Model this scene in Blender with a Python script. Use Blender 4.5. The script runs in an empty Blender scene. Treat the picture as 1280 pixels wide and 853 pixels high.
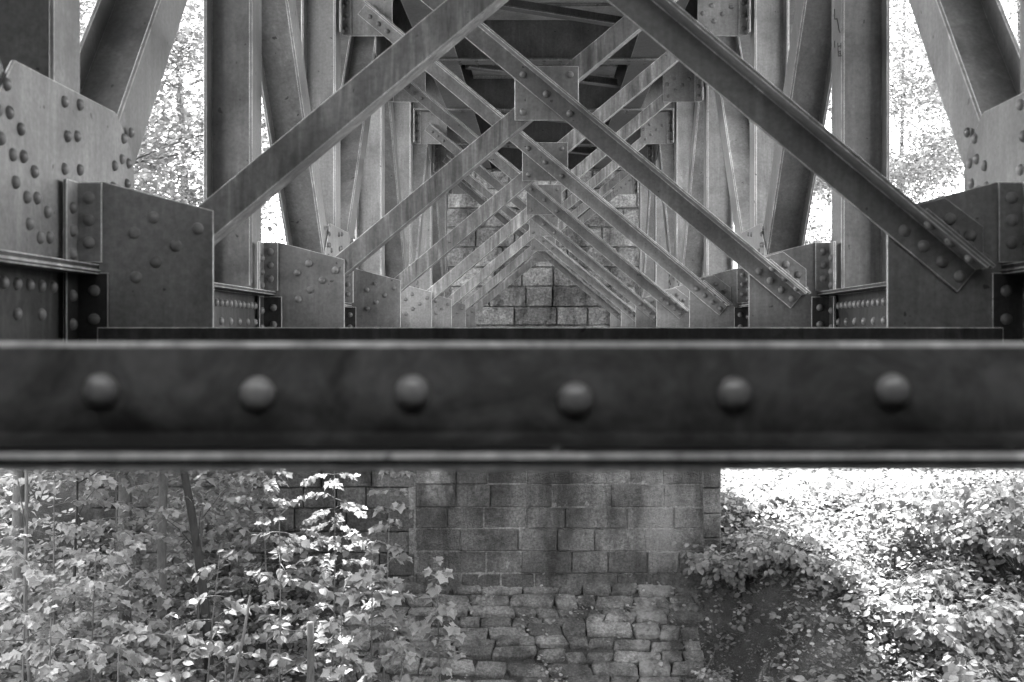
import bpy, bmesh, math, random
import numpy as np
from mathutils import Vector, Matrix
from mathutils.noise import noise as noise3

random.seed(7)
RNG = np.random.default_rng(7)
K = 0.0016            # metres per bridge unit
S = 1400.0            # panel length in bridge units (2.24 m)
Z0 = 6.0              # camera height in metres
SC = bpy.context.scene
COL = SC.collection

# ------------------------------------------------------------------ materials
def new_mat(name):
    m = bpy.data.materials.new(name)
    m.use_nodes = True
    nt = m.node_tree
    b = nt.nodes['Principled BSDF']
    return m, nt, b

def N(nt, t, **kw):
    n = nt.nodes.new(t)
    for k, v in kw.items():
        setattr(n, k, v)
    return n

def pos(nt, scale=(1, 1, 1)):
    g = N(nt, 'ShaderNodeNewGeometry')
    mp = N(nt, 'ShaderNodeMapping')
    mp.inputs['Scale'].default_value = scale
    nt.links.new(g.outputs['Position'], mp.inputs['Vector'])
    return mp.outputs['Vector']

def noise(nt, vec, scale, detail=6, rough=0.6, dist=0.0):
    n = N(nt, 'ShaderNodeTexNoise')
    n.inputs['Scale'].default_value = scale
    n.inputs['Detail'].default_value = detail
    n.inputs['Roughness'].default_value = rough
    n.inputs['Distortion'].default_value = dist
    nt.links.new(vec, n.inputs['Vector'])
    return n.outputs['Fac']

def ramp(nt, fac, stops):
    r = N(nt, 'ShaderNodeValToRGB')
    el = r.color_ramp.elements
    while len(el) > 1:
        el.remove(el[-1])
    el[0].position = stops[0][0]
    el[0].color = (stops[0][1],) * 3 + (1,)
    for p, v in stops[1:]:
        e = el.new(p)
        e.color = (v,) * 3 + (1,)
    nt.links.new(fac, r.inputs['Fac'])
    return r.outputs['Color']

def mix(nt, a, b, fac, mode='MIX'):
    m = N(nt, 'ShaderNodeMix', data_type='RGBA', blend_type=mode)
    for sock, v in ((m.inputs[0], fac), (m.inputs[6], a), (m.inputs[7], b)):
        if isinstance(v, (int, float)):
            if sock == m.inputs[0]:
                sock.default_value = v
            else:
                sock.default_value = (v, v, v, 1)
        else:
            nt.links.new(v, sock)
    return m.outputs[2]

def bump(nt, b, h, strength, dist):
    n = N(nt, 'ShaderNodeBump')
    n.inputs['Strength'].default_value = strength
    n.inputs['Distance'].default_value = dist
    nt.links.new(h, n.inputs['Height'])
    nt.links.new(n.outputs['Normal'], b.inputs['Normal'])

def steel(name, v, streak=0.0, grime=0.25, rough=0.5, spec=0.3, lower=None, blot=(0.56, 0.68)):
    m, nt, b = new_mat(name)
    p = pos(nt)
    big = noise(nt, p, 2.2, 7, 0.62, 0.3)
    col = ramp(nt, big, [(0.28, v * 0.5), (0.5, v), (0.72, v * 1.4)])
    fine = noise(nt, p, 60, 4, 0.6)
    col = mix(nt, col, ramp(nt, fine, [(0.3, 0.78), (0.7, 1.12)]), 1.0, 'MULTIPLY')
    oi = N(nt, 'ShaderNodeObjectInfo')
    col = mix(nt, col, ramp(nt, oi.outputs['Random'], [(0.0, 0.72), (1.0, 1.22)]), 1.0, 'MULTIPLY')
    # rusty blotches and grime
    bl = noise(nt, p, 7.0, 9, 0.72, 0.6)
    msk = ramp(nt, bl, [(blot[0], 0.0), (blot[1], 1.0)])
    f = N(nt, 'ShaderNodeMath', operation='MULTIPLY')
    nt.links.new(msk, f.inputs[0])
    f.inputs[1].default_value = grime
    col = mix(nt, col, v * 0.35, f.outputs[0])
    # small dark pits
    pit = noise(nt, p, 26.0, 2, 0.4)
    pm = ramp(nt, pit, [(0.735, 0.0), (0.76, 0.8)])
    col = mix(nt, col, v * 0.18, pm)
    if streak > 0:
        ps = pos(nt, (1, 1, 0.09))
        s1 = noise(nt, ps, 27, 5, 0.65, 0.3)
        sm = ramp(nt, s1, [(0.36, 0.45), (0.47, 0.9), (0.52, 1.0), (0.64, 1.9)])
        wh = ramp(nt, noise(nt, p, 3.1, 4, 0.6, 0.4), [(0.30, 0.0), (0.50, 1.0)])
        fs = N(nt, 'ShaderNodeMath', operation='MULTIPLY')
        nt.links.new(wh, fs.inputs[0])
        fs.inputs[1].default_value = streak
        col = mix(nt, col, mix(nt, col, sm, 1.0, 'MULTIPLY'), fs.outputs[0])
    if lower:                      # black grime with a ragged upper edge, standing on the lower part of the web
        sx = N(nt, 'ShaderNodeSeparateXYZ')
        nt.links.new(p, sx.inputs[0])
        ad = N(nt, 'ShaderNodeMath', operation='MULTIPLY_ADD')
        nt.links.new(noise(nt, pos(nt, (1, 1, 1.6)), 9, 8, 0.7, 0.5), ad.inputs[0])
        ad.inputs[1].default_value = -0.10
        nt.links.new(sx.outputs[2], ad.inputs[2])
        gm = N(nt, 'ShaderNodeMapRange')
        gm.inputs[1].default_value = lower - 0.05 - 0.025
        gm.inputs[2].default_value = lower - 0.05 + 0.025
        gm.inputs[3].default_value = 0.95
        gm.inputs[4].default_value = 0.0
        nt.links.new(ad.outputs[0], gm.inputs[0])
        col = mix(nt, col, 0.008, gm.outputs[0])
    nt.links.new(col, b.inputs['Base Color'])
    b.inputs['Roughness'].default_value = rough
    rr = ramp(nt, big, [(0.3, rough - 0.12), (0.7, rough + 0.15)])
    nt.links.new(rr, b.inputs['Roughness'])
    b.inputs['Specular IOR Level'].default_value = spec
    h = N(nt, 'ShaderNodeMath', operation='ADD')
    nt.links.new(noise(nt, p, 35, 5, 0.6), h.inputs[0])
    nt.links.new(bl, h.inputs[1])
    bump(nt, b, h.outputs[0], 0.18, 0.004)
    return m

def stone(name, v, mortar=False, runs=()):
    m, nt, b = new_mat(name)
    p = pos(nt)
    big = noise(nt, p, 1.1, 8, 0.7, 0.4)
    col = ramp(nt, big, [(0.3, v * 0.4), (0.5, v), (0.7, v * 1.6)])
    at = N(nt, 'ShaderNodeAttribute', attribute_name='tone')
    if not mortar:
        col = mix(nt, col, at.outputs['Color'], 1.0, 'MULTIPLY')
    fine = noise(nt, p, 28, 6, 0.7)
    col = mix(nt, col, ramp(nt, fine, [(0.28, 0.35), (0.5, 1.0), (0.72, 1.7)]), 1.0, 'MULTIPLY')
    # water stains running down
    ps = pos(nt, (1, 1, 0.16))
    st = noise(nt, ps, 2.6, 5, 0.65, 0.2)
    col = mix(nt, col, ramp(nt, st, [(0.36, 0.28), (0.54, 1.0), (0.66, 1.0), (0.74, 2.2)]), 0.85, 'MULTIPLY')
    for rx, rw, ztop, zbot, tone, amt in runs:      # pale and damp runs with ragged edges, at fixed places on the wall
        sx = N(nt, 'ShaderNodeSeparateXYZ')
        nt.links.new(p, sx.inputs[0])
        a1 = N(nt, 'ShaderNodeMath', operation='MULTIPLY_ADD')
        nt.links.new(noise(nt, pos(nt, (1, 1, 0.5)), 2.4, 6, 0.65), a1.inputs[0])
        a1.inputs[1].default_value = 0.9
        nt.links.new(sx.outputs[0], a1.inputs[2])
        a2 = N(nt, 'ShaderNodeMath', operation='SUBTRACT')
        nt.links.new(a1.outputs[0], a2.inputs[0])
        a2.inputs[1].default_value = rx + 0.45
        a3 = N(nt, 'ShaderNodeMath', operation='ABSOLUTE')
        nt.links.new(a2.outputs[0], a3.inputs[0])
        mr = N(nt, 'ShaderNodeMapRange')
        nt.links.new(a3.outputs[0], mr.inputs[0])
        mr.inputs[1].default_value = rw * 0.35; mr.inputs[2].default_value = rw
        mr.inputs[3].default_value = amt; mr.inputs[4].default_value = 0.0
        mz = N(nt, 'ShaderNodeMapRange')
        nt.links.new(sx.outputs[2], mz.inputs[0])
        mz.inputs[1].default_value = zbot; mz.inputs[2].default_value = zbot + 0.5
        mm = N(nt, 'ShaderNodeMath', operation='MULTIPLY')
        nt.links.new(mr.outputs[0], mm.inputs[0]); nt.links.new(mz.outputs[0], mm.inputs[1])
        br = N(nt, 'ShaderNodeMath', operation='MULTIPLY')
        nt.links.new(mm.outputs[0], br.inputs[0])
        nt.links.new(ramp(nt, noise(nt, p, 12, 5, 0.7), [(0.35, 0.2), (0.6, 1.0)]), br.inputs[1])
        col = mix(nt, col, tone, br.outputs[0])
    nt.links.new(col, b.inputs['Base Color'])
    b.inputs['Roughness'].default_value = 0.85
    b.inputs['Specular IOR Level'].default_value = 0.25
    h = N(nt, 'ShaderNodeMath', operation='ADD')
    nt.links.new(noise(nt, p, 17, 8, 0.7), h.inputs[0])
    nt.links.new(noise(nt, p, 60, 3, 0.6), h.inputs[1])
    bump(nt, b, h.outputs[0], 1.0, 0.045)
    return m

def soil():
    m, nt, b = new_mat('soil')
    p = pos(nt)
    a = noise(nt, p, 1.3, 8, 0.7)
    col = ramp(nt, a, [(0.3, 0.022), (0.55, 0.06), (0.75, 0.11)])
    fine = noise(nt, p, 45, 6, 0.75)
    col = mix(nt, col, ramp(nt, fine, [(0.3, 0.45), (0.55, 1.0), (0.72, 2.2)]), 1.0, 'MULTIPLY')
    nt.links.new(col, b.inputs['Base Color'])
    b.inputs['Roughness'].default_value = 0.95
    h = N(nt, 'ShaderNodeMath', operation='ADD')
    nt.links.new(noise(nt, p, 9, 8, 0.7), h.inputs[0])
    nt.links.new(fine, h.inputs[1])
    bump(nt, b, h.outputs[0], 1.0, 0.05)
    return m

def leafmat(name, v, trans=0.35, gloss=0.5):
    m, nt, b = new_mat(name)
    g = N(nt, 'ShaderNodeNewGeometry')
    col = ramp(nt, g.outputs['Random Per Island'], [(0.0, v * 0.6), (0.5, v), (1.0, v * 1.5)])
    p = pos(nt)
    col = mix(nt, col, ramp(nt, noise(nt, p, 90, 3, 0.6), [(0.3, 0.8), (0.7, 1.15)]), 1.0, 'MULTIPLY')
    nt.links.new(col, b.inputs['Base Color'])
    b.inputs['Roughness'].default_value = gloss
    b.inputs['Specular IOR Level'].default_value = 0.3
    tr = N(nt, 'ShaderNodeBsdfTranslucent')
    tc = mix(nt, col, 1.25, 1.0, 'MULTIPLY')
    nt.links.new(tc, tr.inputs['Color'])
    ms = N(nt, 'ShaderNodeMixShader')
    ms.inputs[0].default_value = trans
    nt.links.new(b.outputs[0], ms.inputs[1])
    nt.links.new(tr.outputs[0], ms.inputs[2])
    nt.links.new(ms.outputs[0], nt.nodes['Material Output'].inputs['Surface'])
    return m

def bark(name, v):
    m, nt, b = new_mat(name)
    p = pos(nt, (1, 1, 0.3))
    a = noise(nt, p, 30, 6, 0.7)
    col = ramp(nt, a, [(0.3, v * 0.5), (0.6, v), (0.8, v * 1.5)])
    nt.links.new(col, b.inputs['Base Color'])
    b.inputs['Roughness'].default_value = 0.9
    bump(nt, b, a, 0.7, 0.01)
    return m

M_STEEL = steel('painted_steel', 0.22, streak=0.22, rough=0.4, spec=0.5)
M_STREAK = steel('streaked_steel', 0.24, streak=0.85, rough=0.42, spec=0.5)
M_DARK = steel('grimy_steel', 0.05, grime=0.6, streak=0.5)
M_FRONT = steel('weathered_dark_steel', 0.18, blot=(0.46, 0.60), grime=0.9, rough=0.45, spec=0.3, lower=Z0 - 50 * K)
M_HEAD = steel('bare_rivet_steel', 0.32, grime=0.6, rough=0.25, spec=0.9)
M_DECK = steel('deck_steel', 0.45, grime=0.5, rough=0.7)
M_WORN = steel('worn_steel_edge', 0.62, streak=0.5, grime=1.0, rough=0.4)  # worn edges, lightened further to paint in bright edge highlights
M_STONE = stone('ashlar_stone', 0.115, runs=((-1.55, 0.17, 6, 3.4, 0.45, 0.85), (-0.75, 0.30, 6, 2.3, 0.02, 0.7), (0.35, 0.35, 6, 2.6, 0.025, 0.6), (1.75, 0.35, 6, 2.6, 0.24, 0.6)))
M_DRYSTONE = stone('dry_ashlar', 0.42)
M_PITCH = stone('pitching_stone', 0.16, runs=((1.5, 0.3, 3, -1, 0.34, 0.7),))  # pale run at the right is a sunbeam painted into the stones
M_MORTAR = stone('mortar', 0.20, True)
M_SOIL = soil()
M_LEAF = leafmat('maple_leaf', 0.21)
M_LEAF2 = leafmat('hazel_leaf', 0.15)
M_TREE = leafmat('tree_leaf', 0.20, 0.55)
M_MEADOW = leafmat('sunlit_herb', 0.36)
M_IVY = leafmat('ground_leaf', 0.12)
M_BARK = bark('sapling_bark', 0.11)
M_BARKD = bark('dark_bark', 0.03)
M_DRY = bark('dry_wood', 0.11)

# ------------------------------------------------------------------ mesh building
class MB:
    def __init__(self):
        self.v, self.f, self.s, self.t = [], [], [], []

    def add(self, vs, fs, smooth=False, tone=1.0):
        o = len(self.v)
        self.v += [tuple(p) for p in vs]
        self.f += [[o + i for i in f] for f in fs]
        self.s += [smooth] * len(fs)
        self.t += [tone] * len(fs)

    def box(self, x0, x1, y0, y1, z0, z1, tone=1.0):
        vs = [(x, y, z) for x in (x0, x1) for y in (y0, y1) for z in (z0, z1)]
        self.add(vs, [(0, 1, 3, 2), (4, 6, 7, 5), (0, 4, 5, 1), (2, 3, 7, 6), (0, 2, 6, 4), (1, 5, 7, 3)], tone=tone)

    def plate_y(self, poly, y0, y1):          # polygon in x,z extruded along y
        n = len(poly)
        vs = [(x, y0, z) for x, z in poly] + [(x, y1, z) for x, z in poly]
        fs = [list(range(n))[::-1], list(range(n, 2 * n))] + [(i, (i + 1) % n, n + (i + 1) % n, n + i) for i in range(n)]
        self.add(vs, fs)

    def plate_x(self, poly, x0, x1):          # polygon in y,z extruded along x
        n = len(poly)
        vs = [(x0, y, z) for y, z in poly] + [(x1, y, z) for y, z in poly]
        fs = [list(range(n))[::-1], list(range(n, 2 * n))] + [(i, (i + 1) % n, n + (i + 1) % n, n + i) for i in range(n)]
        self.add(vs, fs)

    def bar(self, p0, p1, uvec, prof):        # profile (a,b) extruded from p0 to p1
        p0, p1 = Vector(p0), Vector(p1)
        t = (p1 - p0).normalized()
        u = Vector(uvec)
        u = (u - t * u.dot(t)).normalized()
        w = t.cross(u)
        n = len(prof)
        vs = [p0 + u * a + w * b for a, b in prof] + [p1 + u * a + w * b for a, b in prof]
        fs = [list(range(n))[::-1], list(range(n, 2 * n))] + [(i, (i + 1) % n, n + (i + 1) % n, n + i) for i in range(n)]
        self.add(vs, fs)

    def tube(self, pts, rad, n=7):
        pts = [Vector(p) for p in pts]
        vs, fs = [], []
        for i, p in enumerate(pts):
            t = (pts[min(i + 1, len(pts) - 1)] - pts[max(i - 1, 0)]).normalized()
            a = t.orthogonal().normalized()
            b = t.cross(a)
            r = rad[i]
            vs += [p + a * (r * math.cos(2 * math.pi * k / n)) + b * (r * math.sin(2 * math.pi * k / n)) for k in range(n)]
        for i in range(len(pts) - 1):
            for k in range(n):
                fs.append((i * n + k, i * n + (k + 1) % n, (i + 1) * n + (k + 1) % n, (i + 1) * n + k))
        fs.append(list(range(n))[::-1])
        fs.append([(len(pts) - 1) * n + k for k in range(n)])
        self.add(vs, fs, True)

    def dome(self, c, nrm, r, seg=14, rings=5):
        c, nrm = Vector(c), Vector(nrm).normalized()
        a = nrm.orthogonal().normalized()
        b = nrm.cross(a)
        vs, fs = [], []
        for i in range(rings):
            th = math.pi / 2 * i / rings
            rr, hh = r * math.cos(th), r * 0.78 * math.sin(th)
            vs += [c + nrm * hh + a * (rr * math.cos(2 * math.pi * k / seg)) + b * (rr * math.sin(2 * math.pi * k / seg)) for k in range(seg)]
        vs.append(c + nrm * (r * 0.78))
        for i in range(rings - 1):
            for k in range(seg):
                fs.append((i * seg + k, i * seg + (k + 1) % seg, (i + 1) * seg + (k + 1) % seg, (i + 1) * seg + k))
        for k in range(seg):
            fs.append(((rings - 1) * seg + k, (rings - 1) * seg + (k + 1) % seg, rings * seg))
        self.add(vs, fs, True)

    def mesh(self, name, m, scale=K, off=(0, 0, 0), bevel=0.0, recalc=True, tones=False, worn=None):
        me = bpy.data.meshes.new(name)
        o = Vector(off)
        me.from_pydata([Vector(p) * scale + o for p in self.v], [], self.f)
        me.polygons.foreach_set('use_smooth', self.s)
        if tones:
            at = me.color_attributes.new('tone', 'FLOAT_COLOR', 'CORNER')
            i = 0
            for p, t in zip(me.polygons, self.t):
                for _ in p.loop_indices:
                    at.data[i].color = (t, t, t, 1)
                    i += 1
        if recalc or bevel:
            bm = bmesh.new()
            bm.from_mesh(me)
            if recalc:
                bmesh.ops.recalc_face_normals(bm, faces=bm.faces)
            if bevel:
                es = [e for e in bm.edges if len(e.link_faces) == 2 and not e.link_faces[0].smooth and e.calc_face_angle(0) > 0.9]
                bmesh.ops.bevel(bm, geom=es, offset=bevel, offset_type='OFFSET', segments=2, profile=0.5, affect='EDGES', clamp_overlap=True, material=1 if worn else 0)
            bm.to_mesh(me)
            bm.free()
        me.materials.append(m)
        if worn:
            me.materials.append(worn)
        return me

def link(name, data, parent=None, loc=(0, 0, 0)):
    o = bpy.data.objects.new(name, data)
    COL.objects.link(o)
    o.location = loc
    if parent is not None:
        o.parent = parent
    return o

def tag(o, label=None, cat=None, group=None, kind=None):
    if label: o['label'] = label
    if cat: o['category'] = cat
    if group: o['group'] = group
    if kind: o['kind'] = kind
    return o

def thing(name, label, cat, loc=(0, 0, 0), group=None):
    return tag(link(name, None, None, loc), label, cat, group)

# ------------------------------------------------------------------ the bridge
bridge = thing('steel_bridge', 'grey riveted steel truss bridge seen from beneath, crossing braces receding to the stone abutment', 'bridge', (0, 0, Z0))
UP = (0, 0, 0)

def part(name, mb, m=M_STEEL, bevel=0.0028):
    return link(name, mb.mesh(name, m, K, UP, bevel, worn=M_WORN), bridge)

rv_mb = MB()
dm = MB(); dm.dome((0, 0, 0), (0, -1, 0), 11.5, 18, 6)
RIVET_ME = dm.mesh('rivet', M_STEEL)
dmf = MB(); dmf.dome((0, 0, 0), (0, -1, 0), 10.6, 28, 9)
RIVET_FRONT = dmf.mesh('rivet', M_HEAD)
single = [0]

def rivet(p, nrm, parent=None, me=None):
    """a rivet of its own under its part when parent is given, otherwise one of the many small ones"""
    if parent is None:
        rv_mb.dome(p, nrm, 11.5, 10, 4)
        return
    single[0] += 1
    o = link('rivet', me or RIVET_ME, parent, Vector(p) * K)
    o.rotation_euler = Vector((0, -1, 0)).rotation_difference(Vector(nrm)).to_euler()

def angle_prof(w, t, w2=None):               # L: leg along a, leg along b
    w2 = w2 or w
    return [(0, 0), (w, 0), (w, t), (t, t), (t, w2), (0, w2)]

SL = 0.8326
HC = 748.0
def line_h(x):  # height of the sway brace centre line
    return HC + SL * x

for i in range(0, 8):
    y = (i + 0.5) * S
    own = i in (1, 2)
    # ---- bottom cross strut
    top = -5.5 if i == 0 else 9.75
    mb = MB()
    mb.plate_x([(y - 11, top), (y - 11, top - 73.5), (y - 63, top - 73.5), (y - 63, top - 63), (y - 28, top - 63), (y - 20, top - 55), (y - 20, top)], -842, 842)
    st = part('cross_strut', mb, M_FRONT if i == 0 else M_DARK, 0.0055 if i == 0 else 0.0025)
    if i == 0:
        for px in (128, 323, 516, 719, 917, 1114):
            py = {128: 488, 323: 492, 516: 490, 719: 499, 917: 492, 1114: 488}[px]
            rivet(((px - 676.5) * 0.487 - 17, y - 20, -(py - 416) * 0.487), (0, -1, 0), st, RIVET_FRONT)
        for k in (-5, -4, 4, 5):
            rivet((4 + k * 96, y - 20, -36), (0, -1, 0), st, RIVET_FRONT)
    # ---- lower gussets and their angles
    for s in (-1, 1):
        mb = MB()
        poly = [(s * 632, -66), (s * 884, -66), (s * 884, 283), (s * 838, 283), (s * 632, 229)]
        mb.plate_y(poly, y, y + 7)
        gp = part('gusset_plate', mb)
        for h, r in ((252, 0), (210, 0), (168, 0)):
            pass
        if s < 0:
            for x, h in ((661, 195), (702, 163), (740, 133), (777, 104)):
                rivet((-x, y, h), (0, -1, 0), gp if own else None)
            for x, h in ((744, 216), (780, 187)):
                rivet((-x, y, h), (0, -1, 0), gp if own else None)
        # upper connection angle
        mb = MB()
        mb.box(s * 838, s * 888, y - 8, y - 0.5, 131, 281)
        mb.box(s * 881, s * 888.5, y - 60, y - 8.2, 131, 281)
        ca = part('connection_angle', mb)
        for h in (252, 210, 168):
            rivet((s * 862, y - 8, h), (0, -1, 0), ca if own else None)
            rivet((s * 881, y - 36, h - 22), (-s, 0, 0), ca if own else None)
        # lower connection angle below the chord flange
        mb = MB()
        mb.box(s * 826, s * 888, y - 8, y - 0.5, -60, 112)
        mb.box(s * 881, s * 888.5, y - 60, y - 8.2, -60, 112)
        la = part('connection_angle', mb, M_DARK)
        for h in (78, 25):
            rivet((s * 852, y - 8, h), (0, -1, 0))
            rivet((s * 881, y - 36, h - 10), (-s, 0, 0))
        # upper gussets
        mb = MB()
        poly = [(s * 668, 1297), (s * 868, 1297), (s * 880, 1309), (s * 880, 1528), (s * 668, 1528)]
        mb.plate_y(poly, y, y + 7)
        ug = part('gusset_plate', mb)
        mb = MB()
        mb.box(s * 846, s * 888, y - 8, y - 0.5, 1299, 1526)
        mb.box(s * 881, s * 888.5, y - 60, y - 8.2, 1299, 1526)
        part('connection_angle', mb)
        for h in (1330, 1385, 1440, 1495):
            rivet((s * 866, y - 8, h), (0, -1, 0))
            rivet((s * 881, y - 36, h - 22), (-s, 0, 0))
        if s > 0:
            for x in (700, 738, 776, 814):
                rivet((x, y, line_h(x)), (0, -1, 0))
            for x in (690, 730):
                rivet((x, y, line_h(x) + 75), (0, -1, 0))
    # ---- centre plate
    mb = MB()
    mb.plate_y([(-100, HC - 85), (100, HC - 85), (100, HC + 85), (-100, HC + 85)], y, y + 7)
    cp = part('crossing_plate', mb)
    for sx in (-1, 1):
        rivet((sx * 73, y, HC + sx * 58), (0, -1, 0), cp if i == 2 else None)
    # ---- sway braces: rising to the right behind the plates, falling to the right in front of them
    X = 800
    n_up = Vector((-SL, 0, 1)).normalized()
    mb = MB()
    p0, p1 = Vector((-X, y + 7.6, line_h(-X))), Vector((X, y + 7.6, line_h(X)))
    # leg against the plates, outstanding leg away from the camera at the lower edge
    o = n_up * -30
    mb.bar(p0 + o, p1 + o, n_up, [(0, 0), (62, 0), (62, -8), (8, -8), (8, -62), (0, -62)])
    br = part('sway_brace', mb, M_STREAK)
    n_up2 = Vector((SL, 0, 1)).normalized()
    mb = MB()
    q0, q1 = Vector((-X, y - 0.6, line_h(X))), Vector((780, y - 0.6, line_h(-780)))
    o = n_up2 * -30
    mb.bar(q0 + o, q1 + o, n_up2, [(0, 0), (62, 0), (62, 62), (54, 62), (54, 8), (0, 8)])
    br2 = part('sway_brace', mb)
    for x in (-73, 0, 73):
        rivet((x, y - 8.6, HC - SL * x - 4), (0, -1, 0), br2 if i == 2 else None)
    ns = br2 if own else None
    for x in (662, 697, 732, 765):
        rivet((x, y - 8.6, line_h(-x) - 6), (0, -1, 0), ns)
    for x in (-690, -728, -766):
        rivet((x, y - 8.6, line_h(-x) - 6), (0, -1, 0))
    for x in (683, 720, 757):
        c = Vector((x, y - 40, line_h(-x))) + n_up2 * 23.5
        rivet(c, -n_up2, ns)
    # ---- lug angle clipped over the end of the right-hand brace
    mb = MB()
    a, b = Vector((662, y - 0.6, line_h(-662))), Vector((788, y - 0.6, line_h(-788)))
    o = n_up2 * 33
    mb.bar(a + o, b + o, n_up2, [(0, 8.2), (8, 8.2), (8, 54), (0, 54)])
    mb.plate_y([(667, 234), (737, 253), (810, 198), (810, 116)], y - 8, y - 0.5)
    lg = part('lug_angle', mb)
    for x in (712, 750):
        c = Vector((x - 8, y - 8.6, line_h(-x + 8))) + n_up2 * 66
        rivet(c, (0, -1, 0), lg if own else None)
    for x in (715, 745, 772):
        c = Vector((x, y - 40, line_h(-x))) + n_up2 * 41.2
        rivet(c, n_up2)
    # ---- floor beam across the top
    mb = MB()
    mb.box(-890, 890, y - 4, y + 4, 1532, 1880)
    mb.box(-890, 890, y - 55, y + 55, 1520, 1531.6)
    mb.box(-890, 890, y - 55, y + 55, 1880.4, 1890)
    fb = part('floor_beam', mb)
    for k in range(-8, 9):
        for dy in (-1, 1):
            rivet((k * 95, y + dy * 34, 1520), (0, 0, -1))
    # ---- posts and main gussets on the two trusses
    for s in (-1, 1):
        mb = MB()
        mb.box(s * 905, s * 915, y - 58, y + 58, 120, 1700)
        mb.box(s * 1045, s * 1055, y - 58, y + 58, 120, 1700)
        mb.box(s * 914.8, s * 1045.2, y - 4, y + 4, 120, 1700)
        part('post', mb)
        if i % 2 == 1:
            for xa, xb in ((s * 897, s * 904.6), (s * 1056, s * 1063)):
                mb = MB()
                mb.plate_x([(y - 322, 129), (y + 322, 129), (y + 322, 345), (y + 300, 395), (y + 226, 452), (y + 212, 456), (y - 226, 456), (y - 322, 345)], xa, xb)
                mg = part('main_gusset', mb)
                if abs(xa) > 1000:
                    continue
                rp = mg if (i == 1) else None
                for n_, h in enumerate((430, 368, 306, 244, 182)):
                    for dy in (-1, 1):
                        rivet((xa, y + dy * (22 if n_ % 2 else 34), h + 4 * dy), (-s, 0, 0), rp)
                for q in (-1, 1):
                    dv = Vector((0, q * S, 1790)).normalized()
                    nv = Vector((0, -q * 1790, S)).normalized()
                    for k in range(10):
                        for side in (-1, 1):
                            c = Vector((xa, y, 20)) + dv * (168 + k * 41 + side * 10) + nv * (side * 26 + (10 if k % 2 else -10))
                            if 150 < c.z < 440 and abs(c.y - y) < 305 and abs(c.y - y) > 60:
                                rivet(c, (-s, 0, 0), rp if (q < 0) == (s < 0) else None)
        elif i > 0:
            mb = MB()
            mb.plate_x([(y - 322, 1700), (y + 322, 1700), (y + 322, 1480), (y + 226, 1372), (y - 226, 1372), (y - 322, 1480)], s * 897, s * 904.6)
            part('main_gusset', mb)
# scratched marks on the inner flange of the second right-hand post
mk = MB()
def mark(pts):
    P_ = []
    for zx, zy in pts:                       # position on the flange face
        px, py = 1010 + zx / 8.53, zy / 8.53
        d = 922.0 / (px - 676.5)
        P_.append(Vector((904.2, d * S, (416 - py) * d)))
    for a, b in zip(P_, P_[1:]):
        mk.bar(a, b, (1, 0, 0), [(-0.6, -2.2), (0.6, -2.2), (0.6, 2.2), (-0.6, 2.2)])
for pl in ([(285, 100), (285, 205), (312, 205), (322, 255), (328, 310), (345, 350)], [(318, 460), (326, 600)], [(352, 460), (350, 520)], [(322, 500), (350, 490)],
           [(350, 545), (352, 600)], [(326, 600), (358, 596)], [(330, 556), (352, 548)], [(335, 575), (352, 572)], [(285, 440), (287, 510)]):
    mark(pl)
M_INK = steel('scratch_paint', 0.02, grime=0.0)
link('scratched_writing', mk.mesh('scratched_writing', M_INK, K), bridge)
def hsec(p0, p1, s):
    """H-section diagonal lying in the truss plane"""
    mb = MB()
    x = s * 905
    a, b = Vector(p0), Vector(p1)
    d = (b - a).normalized()
    nrm = Vector((0, -d.z, d.y))
    for xa, xb in ((905, 915), (1045, 1055)):
        v = []
        for p in (a, b):
            for e in (-60, 60):
                for xx in (xa, xb):
                    q = p + nrm * e
                    v.append((s * xx, q.y, q.z))
        mb.add(v, [(0, 1, 3, 2), (4, 6, 7, 5), (0, 4, 5, 1), (2, 3, 7, 6), (0, 2, 6, 4), (1, 5, 7, 3)])
    v = []
    for p in (a, b):
        for e in (-4, 4):
            for xx in (914.8, 1045.2):
                q = p + nrm * e
                v.append((s * xx, q.y, q.z))
    mb.add(v, [(0, 1, 3, 2), (4, 6, 7, 5), (0, 4, 5, 1), (2, 3, 7, 6), (0, 2, 6, 4), (1, 5, 7, 3)])
    return mb

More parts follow.
